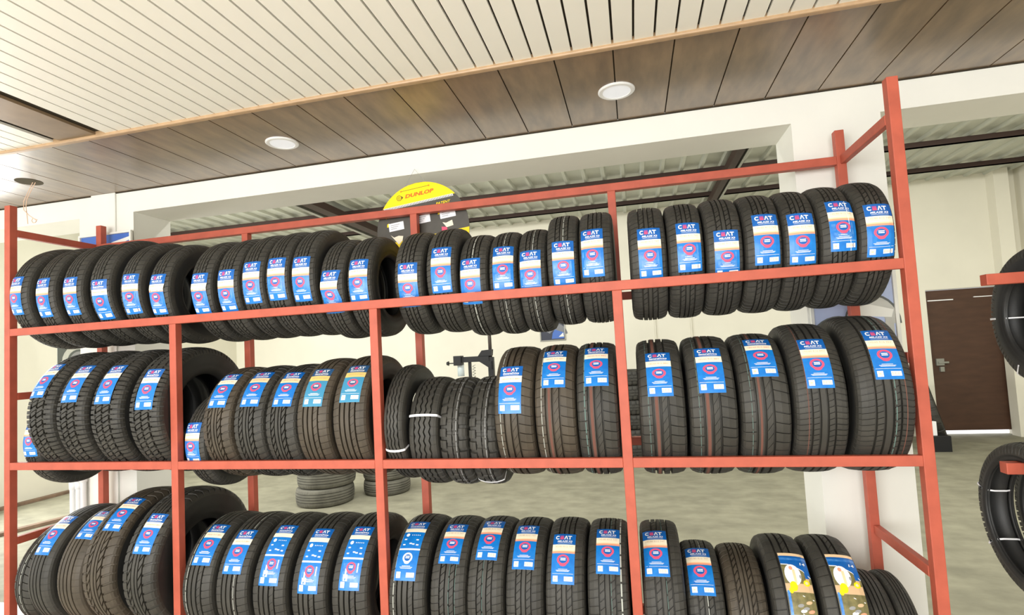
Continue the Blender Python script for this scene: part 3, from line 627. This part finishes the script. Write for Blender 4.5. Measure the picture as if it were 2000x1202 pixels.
tag(MB().box(7.60, 7.88, 5.62, 5.82, FZ, FZ+.20).obj('black_crate', BLACK, bevel=.005), 'low black crate on the floor in front of the leaning black tyre', 'crate')
tag(MB().box(7.66, 7.75, 5.66, 5.72, FZ+.2003, FZ+.38).obj('white_box', WHITE, bevel=.004), 'small white box on the low black crate by the large tyre', 'box')

# tyre changer arm seen above the middle shelf
mc = tag(empty('tyre_changer', (1.75, 5.2, FZ)), 'black tyre changer machine with vertical pole and side arm', 'machine')
def mz(z): return z-FZ
MB().box(-.25, .45, .05, .65, 0, .80).obj('cabinet', mat('machine grey', rgb(120, 30, 28), .5), mc, bevel=.02)
MB().box(.24, .32, -.02, .06, .02, mz(.40)).obj('column', BLACK, mc, bevel=.005)
MB().tube([(.275, .02, mz(.36)), (.270, .02, mz(1.25))], .026, 16).obj('pole', mat('grey brown pole', rgb(96, 88, 84), .35, metal=.5), mc, smooth=True)
b = MB(); b.box(-.17, .26, -.03, .05, mz(.34), mz(.42))
b.add([(.10, -.04, mz(.42)), (.30, -.04, mz(.42)), (.31, -.04, mz(.51)), (.16, -.04, mz(.50)), (.10, .06, mz(.42)), (.30, .06, mz(.42)), (.31, .06, mz(.51)), (.16, .06, mz(.50))], [(0, 1, 2, 3), (4, 7, 6, 5), (0, 4, 5, 1), (1, 5, 6, 2), (2, 6, 7, 3), (3, 7, 4, 0)])
b.add([(.12, -.04, mz(.34)), (.30, -.04, mz(.34)), (.30, -.04, mz(.22)), (.12, .06, mz(.34)), (.30, .06, mz(.34)), (.30, .06, mz(.22))], [(0, 2, 1), (3, 4, 5), (0, 1, 4, 3), (1, 2, 5, 4), (2, 0, 3, 5)])
b.obj('arm', BLACK, mc)
MB().box(-.27, -.15, -.06, .08, mz(.30), mz(.44)).obj('clamp_block', BLACK, mc, bevel=.008)
MB().tube([(-.27, 0, mz(.335)), (-.36, 0, mz(.335))], .008, 8).cyl((-.36, 0, mz(.335)), (-1, 0, 0), .035, .03, 16, r1=.022).obj('hand_knob', BLACK, mc)
MB().box(-.06, -.02, -.01, .03, mz(.12), mz(.34)).obj('tool_bar', BLACK, mc)
MB().tube([(.02+.02*math.cos(a*.9), .01+.02*math.sin(a*.9), mz(.30)-a*.006) for a in range(34)], .004, 6).obj('coiled_hose', GREYST, mc)
MB().cyl((-.19, .04, mz(.14)), (0, 0, 1), .05, .17, 20).obj('filter_bowl', mat('clear plastic', rgb(200, 214, 220), .2, alpha=.6), mc, smooth=True)

# posters
def quad_art(parent, name, x0, x1, z0, z1, y, base, shapes, mats):
    b = MB(); b.add([(x0, y, z0), (x1, y, z0), (x1, y, z1), (x0, y, z1)], [(0, 1, 2, 3)], 0)
    for i, (pts, mi) in enumerate(shapes):
        b.add([(x0+(x1-x0)*p[0], y-.0006*(i+1), z0+(z1-z0)*p[1]) for p in pts], [tuple(range(len(pts)))], mi)
    return b.obj(name, mats, parent)
def frame(parent, x0, x1, z0, z1, y, t, m, dep=.018):
    b = MB(); b.box(x0, x1, y-dep, y, z0, z0+t).box(x0, x1, y-dep, y, z1-t, z1).box(x0, x0+t, y-dep, y, z0+t, z1-t).box(x1-t, x1, y-dep, y, z0+t, z1-t)
    return b.obj('frame', m, parent, bevel=.002)
def arcpts(cx, cy, r0, r1, a0, a1, n=14, sy=1.0):
    o_ = [(cx+r1*math.cos(math.radians(a0+(a1-a0)*i/n)), cy+sy*r1*math.sin(math.radians(a0+(a1-a0)*i/n))) for i in range(n+1)]
    i_ = [(cx+r0*math.cos(math.radians(a0+(a1-a0)*i/n)), cy+sy*r0*math.sin(math.radians(a0+(a1-a0)*i/n))) for i in range(n, -1, -1)]
    return o_+i_
PB = mat('poster pale blue', rgb(186, 200, 232), .5, noise=.1, nscale=3); PB2 = mat('poster deep blue', rgb(70, 110, 190), .5)
PG = mat('poster grey', rgb(196, 196, 186), .5, noise=.1, nscale=15); PG2 = mat('poster dark line', rgb(96, 100, 96), .5); PW_ = mat('poster white', rgb(236, 236, 226), .5)
p = tag(empty('poster', (4.915, YW, .36)), 'framed poster with pale grey tyre shapes on the right column', 'poster')
quad_art(p, 'print', .012, .375, .012, .63, -.004, PB, [
 (arcpts(.30, -.02, .22, .42, 30, 165, sy=.75), 1), (arcpts(.30, -.02, .40, .43, 30, 165, sy=.75), 2), (arcpts(.30, -.02, .20, .23, 30, 165, sy=.75), 3),
 (arcpts(.72, .22, .16, .34, 0, 180, sy=.7), 1), (arcpts(.72, .22, .32, .345, 0, 180, sy=.7), 2),
 ([(.42, .30), (.95, .27), (.98, .33), (.70, .38), (.45, .35)], 3), ([(.80, .05), (.97, .05), (.97, .27), (.88, .27)], 1), ([(.0, .82), (1, .82), (1, 1), (0, 1)], 4)],
 [PB, PG, PG2, PW_, PB2])
frame(p, 0, .387, 0, .642, 0, .016, PW_)
p = tag(empty('poster', (.364, YW, .95)), 'white framed blue poster on the left column, only its top showing', 'poster')
quad_art(p, 'print', .012, .43, .012, .46, -.018, PB2, [([(.0, .62), (.45, .62), (.5, .80), (.3, .86), (.0, .84)], 1), ([(.62, .80), (1.0, .9), (1.0, .95), (.62, .88)], 1)], [PB2, PW_])
frame(p, 0, .443, 0, .475, -.0125, .014, PW_)
p = tag(empty('poster', (2.50, 6.8, .60)), 'small dark framed picture low on the hall back wall', 'poster')
quad_art(p, 'print', .02, .42, .02, .60, -.004, BLACK, [(arcpts(.6, .1, .25, .55, 10, 150, sy=.7), 1), ([(.45, .03), (.98, .03), (.98, .2), (.6, .3), (.5, .2)], 2), ([(.75, .08), (.98, .08), (.95, .2)], 3)], [mat('picture dark', rgb(46, 50, 66), .4), mat('picture tyre', rgb(120, 122, 126), .4), PB2, PW_])
frame(p, 0, .44, 0, .62, 0, .02, GREYST)

p = tag(empty('poster', (-3.540, 3.40, .2)), 'grey picture of tyres on the hall left wall, seen past the left post', 'poster')
b = MB(); b.add([(.006, 0, 0), (.006, .95, 0), (.006, .95, .68), (.006, 0, .68)], [(0, 1, 2, 3)], 0)
for k_, (cy_, cz_) in enumerate(((.3, .45), (.62, .5), (.35, .1))):
    for r0_, mm_ in ((.24, 1), (.17, 0), (.14, 2)):
        b.add([(.007+.001*(3*k_+[.24, .17, .14].index(r0_)), min(.95, max(0, cy_+r0_*math.cos(a_*PI/12))), min(.68, max(0, cz_+r0_*math.sin(a_*PI/12)))) for a_ in range(24)], [tuple(range(24))], mm_)
b.obj('print', [PG2, PG, GREYT], p)
MB().box(0, .005, 0, .95, 0, .68).obj('backing', PW_, p)
for i, (x_, zz) in enumerate(((4.40, 1.1), (4.96, 1.0))):
    tag(MB().tube([(x_, 6.785, FZ), (x_+.02, 6.785, zz)], .012, 8).obj('wall_conduit', HALLM), ['thin vertical conduit on the hall back wall, left of two', 'thin vertical conduit on the hall back wall, right of two'][i], 'pipe')
# hanging round sign
sg = tag(empty('hanging_sign', (2.893, .590, 1.205)), 'round yellow and black tyre brand sign hanging behind the rack', 'sign')
sg.rotation_euler = (0, math.radians(-6), 0)
RS = .286; b = MB(); n = 96
CARD = mat('dark grey card', rgb(72, 68, 60), .5, noise=.08, nscale=30)
def seg(z_lo, z_hi, m, y, y2=None):
    pts = []
    def xr(z): return math.sqrt(max(0, RS*RS-z*z))
    k = 28; zs = [z_lo+(z_hi-z_lo)*i/k for i in range(k+1)]
    pts = [(xr(z), z) for z in zs]+[(-xr(z), z) for z in zs[::-1]]
    b.add([(x_, y, z) for x_, z in pts], [tuple(range(len(pts)))], m)
seg(.172, RS, 0, -.002); seg(-.037, .172, 1, -.002); seg(-RS, -.037, 0, -.002)
ring = [(RS*math.cos(2*PI*i/n), RS*math.sin(2*PI*i/n)) for i in range(n)]
b.add([(x_, .004, z) for x_, z in ring], [tuple(range(n))], 1)
b.add([(x_, -.002, z) for x_, z in ring]+[(x_, .004, z) for x_, z in ring], [(i, (i+1) % n, n+(i+1) % n, n+i) for i in range(n)], 1)
b.obj('board', [YEL, CARD], sg)
b = MB()
def sgtxt(s, x0, x1, z0, z1, m, bold, shear, y=-.0035):
    v, f = text_mesh(s, bold, shear); b.add([(x0+(x1-x0)*p_[0], y, z0+(z1-z0)*p_[1]) for p_ in v], f, m)
sgtxt('DUNLOP', -.078, .104, .208, .231, 0, .035, .25)
b.add([(-.098, -.0035, .253), (.078, -.0035, .253), (.078, -.0035, .2555), (-.098, -.0035, .2555)], [(0, 1, 2, 3)], 2)
for cx_, cz_ in ((-.098, .254), (.078, .254)):
    b.add([(cx_+.005*math.cos(a*PI/4), -.0037, cz_+.005*math.sin(a*PI/4)) for a in range(8)], [tuple(range(8))], 3)
# round arrow emblem
for q in range(24):
    a0, a1 = 2*PI*q/24, 2*PI*(q+1)/24
    b.add([(-.115+.75*r_*math.cos(a), -.0036, .218+.75*r_*math.sin(a)) for r_, a in ((.018, a0), (.022, a0), (.022, a1), (.018, a1))], [(0, 1, 2, 3)], 2)
    b.add([(-.115+.75*r_*math.cos(a), -.0036, .218+.75*r_*math.sin(a)) for r_, a in ((.007, a0), (.010, a0), (.010, a1), (.007, a1))], [(0, 1, 2, 3)], 2)
b.add([(-.100, -.0036, .228), (-.088, -.0036, .218), (-.100, -.0036, .208)], [(0, 1, 2)], 2)
b.obj('lettering', [mat('orange ink', rgb(226, 96, 10), .5), YEL, mat('brown ink', rgb(110, 84, 20), .5), mat('orange dot', rgb(224, 130, 20), .5)], sg)
b = MB()
for i in range(46):   # toothed edge
    x_ = -.222+i*.00955; b.add([(x_, -.0034, .175), (x_+.006, -.0034, .175), (x_+.0085, -.0034, .160), (x_+.003, -.0034, .160)], [(0, 1, 2, 3)], 1)
SM = [YEL, LWHITE, GREYT, CREAM, PINK]
b.obj('toothed_edge', SM, sg)
for (x0, z0) in ((-.204, .030), (-.036, .040), (.120, .040)):
    b = MB()
    b.add([(x0, -.005, z0), (x0+.095, -.005, z0), (x0+.095, -.005, z0+.048), (x0, -.005, z0+.048)], [(0, 1, 2, 3)], 1)
    for j in range(3): b.add([(x0+.012, -.0056, z0+.034-j*.011), (x0+.07-.01*j, -.0056, z0+.034-j*.011), (x0+.07-.01*j, -.0056, z0+.037-j*.011), (x0+.012, -.0056, z0+.037-j*.011)], [(0, 1, 2, 3)], 2)
    b.add([(x0-.012, -.0046, z0+.03), (x0+.01, -.0046, z0+.03), (x0+.004, -.0046, z0+.052), (x0-.008, -.0046, z0+.048)], [(0, 1, 2, 3)], 0)
    b.obj('sticker', SM, sg)
def ptx(s, x0, x1, z0, z1, m):
    b = MB(); v, f = text_mesh(s, .02, .3); b.add([(x0+(x1-x0)*p_[0], -.0038, z0+(z1-z0)*p_[1]) for p_ in v], f, m); b.obj('lettering', SM, sg)
ptx('PATENT', .105, .196, .128, .143, 0)
ptx('PAT', -.216, -.15, .112, .127, 0)
for pts, m in (([(-.20, .010), (-.18, -.008), (-.15, -.003), (-.122, -.01), (-.13, -.035), (-.156, -.055)], 3), ([(.129, .02), (.15, .012), (.189, .022), (.192, -.010), (.15, -.015)], 3), ([(.12, -.005), (.15, -.012), (.155, -.034), (.118, -.034)], 4)):
    b = MB(); b.add([(x_, -.0052, z) for x_, z in pts], [tuple(range(len(pts)))], m); b.obj('sticker', SM, sg)
b = MB(); b.tube([(-.075, 0, .274), (.004, .004, .372), (.060, 0, .278)], .0012, 5); b.obj('string', GREYT, sg)

# pipes by the left column
for i, (x_, z) in enumerate(((.335, -.25), (.385, -.245), (.425, -.20))):
    o = tag(MB().tube([(x_-.03, YW-.03, FZ), (x_-.03, YW-.03, z)], .017, 14).cyl((x_-.03, YW-.03, z-.05), (0, 0, 1), .021, .05, 14).obj('water_pipe', WHITE, smooth=True),
        ['white plastic pipe at the left column, leftmost', 'white plastic pipe at the left column, middle', 'white plastic pipe at the left column, beside the back post'][i], 'pipe', 'white pipes by the left column')
# floor debris in the hall at left
DEB = mat('weathered timber', rgb(120, 98, 80), .8, noise=.2, nscale=10)
for i, (x_, y, l, a) in enumerate(((-3.42, 2.9, 1.4, 88), (-3.30, 4.2, 1.0, 92), (-1.75, 2.7, .9, 60), (-2.2, 2.0, 1.2, 75))):
    o = tag(MB().box(-l/2, l/2, -.04, .04, 0, .035).obj('timber_plank', DEB, bevel=.004), ['weathered plank along the foot of the hall left wall, nearer', 'weathered plank along the foot of the hall left wall, farther', 'short weathered plank on the floor near the left column', 'long weathered plank on the open floor seen past left post'][i], 'plank', 'loose planks on the hall floor')
    o.location = (x_, y, FZ); o.rotation_euler = (0, 0, math.radians(a))

# second rack at the right edge with hanging tyres
rk = tag(empty('hanging_tyre_rack', (5.33, 0, FZ)), 'red steel rack at the right edge with tyres hung on its bars', 'rack')
for z in (.663, -.026):
    MB().box(0, 1.5, -.018, .023, mz(z)-T, mz(z)).obj('bar', RED, rk, bevel=.0025)
MB().box(1.5, 1.541, -.018, .023, 0, mz(1.4)).obj('post', RED, rk, bevel=.0025)
MB().box(1.2, 1.9, -.30, -.26, 0, .04).box(1.2, 1.9, .26, .30, 0, .04).box(1.5, 1.541, -.26, .26, 0, .04).obj('foot', RED, rk)
for (zb, xs, row) in ((.663, (5.525, 5.65, 5.775), 'upper'), (-.026, (5.425, 5.55, 5.675), 'lower')):
    for i, x_ in enumerate(xs):
        t = make_tyre((x_, 0.002, zb-(.165 if row == 'upper' else .215)), .262 if row == 'upper' else .282, .052, pattern='at', label='black motorcycle tyre hanging on the %s bar at right, %s' % (row, ('nearest its free end', 'second along', 'third along')[i]), group='tyres hung on the right rack', name='motorcycle_tyre', rim=.165 if row == 'upper' else .215)
        if i == 0:
            for ph in ((180, -120) if row == 'upper' else (164, -146)): strap(.262 if row == 'upper' else .282, .052, .165 if row == 'upper' else .215, ph, t, .008)
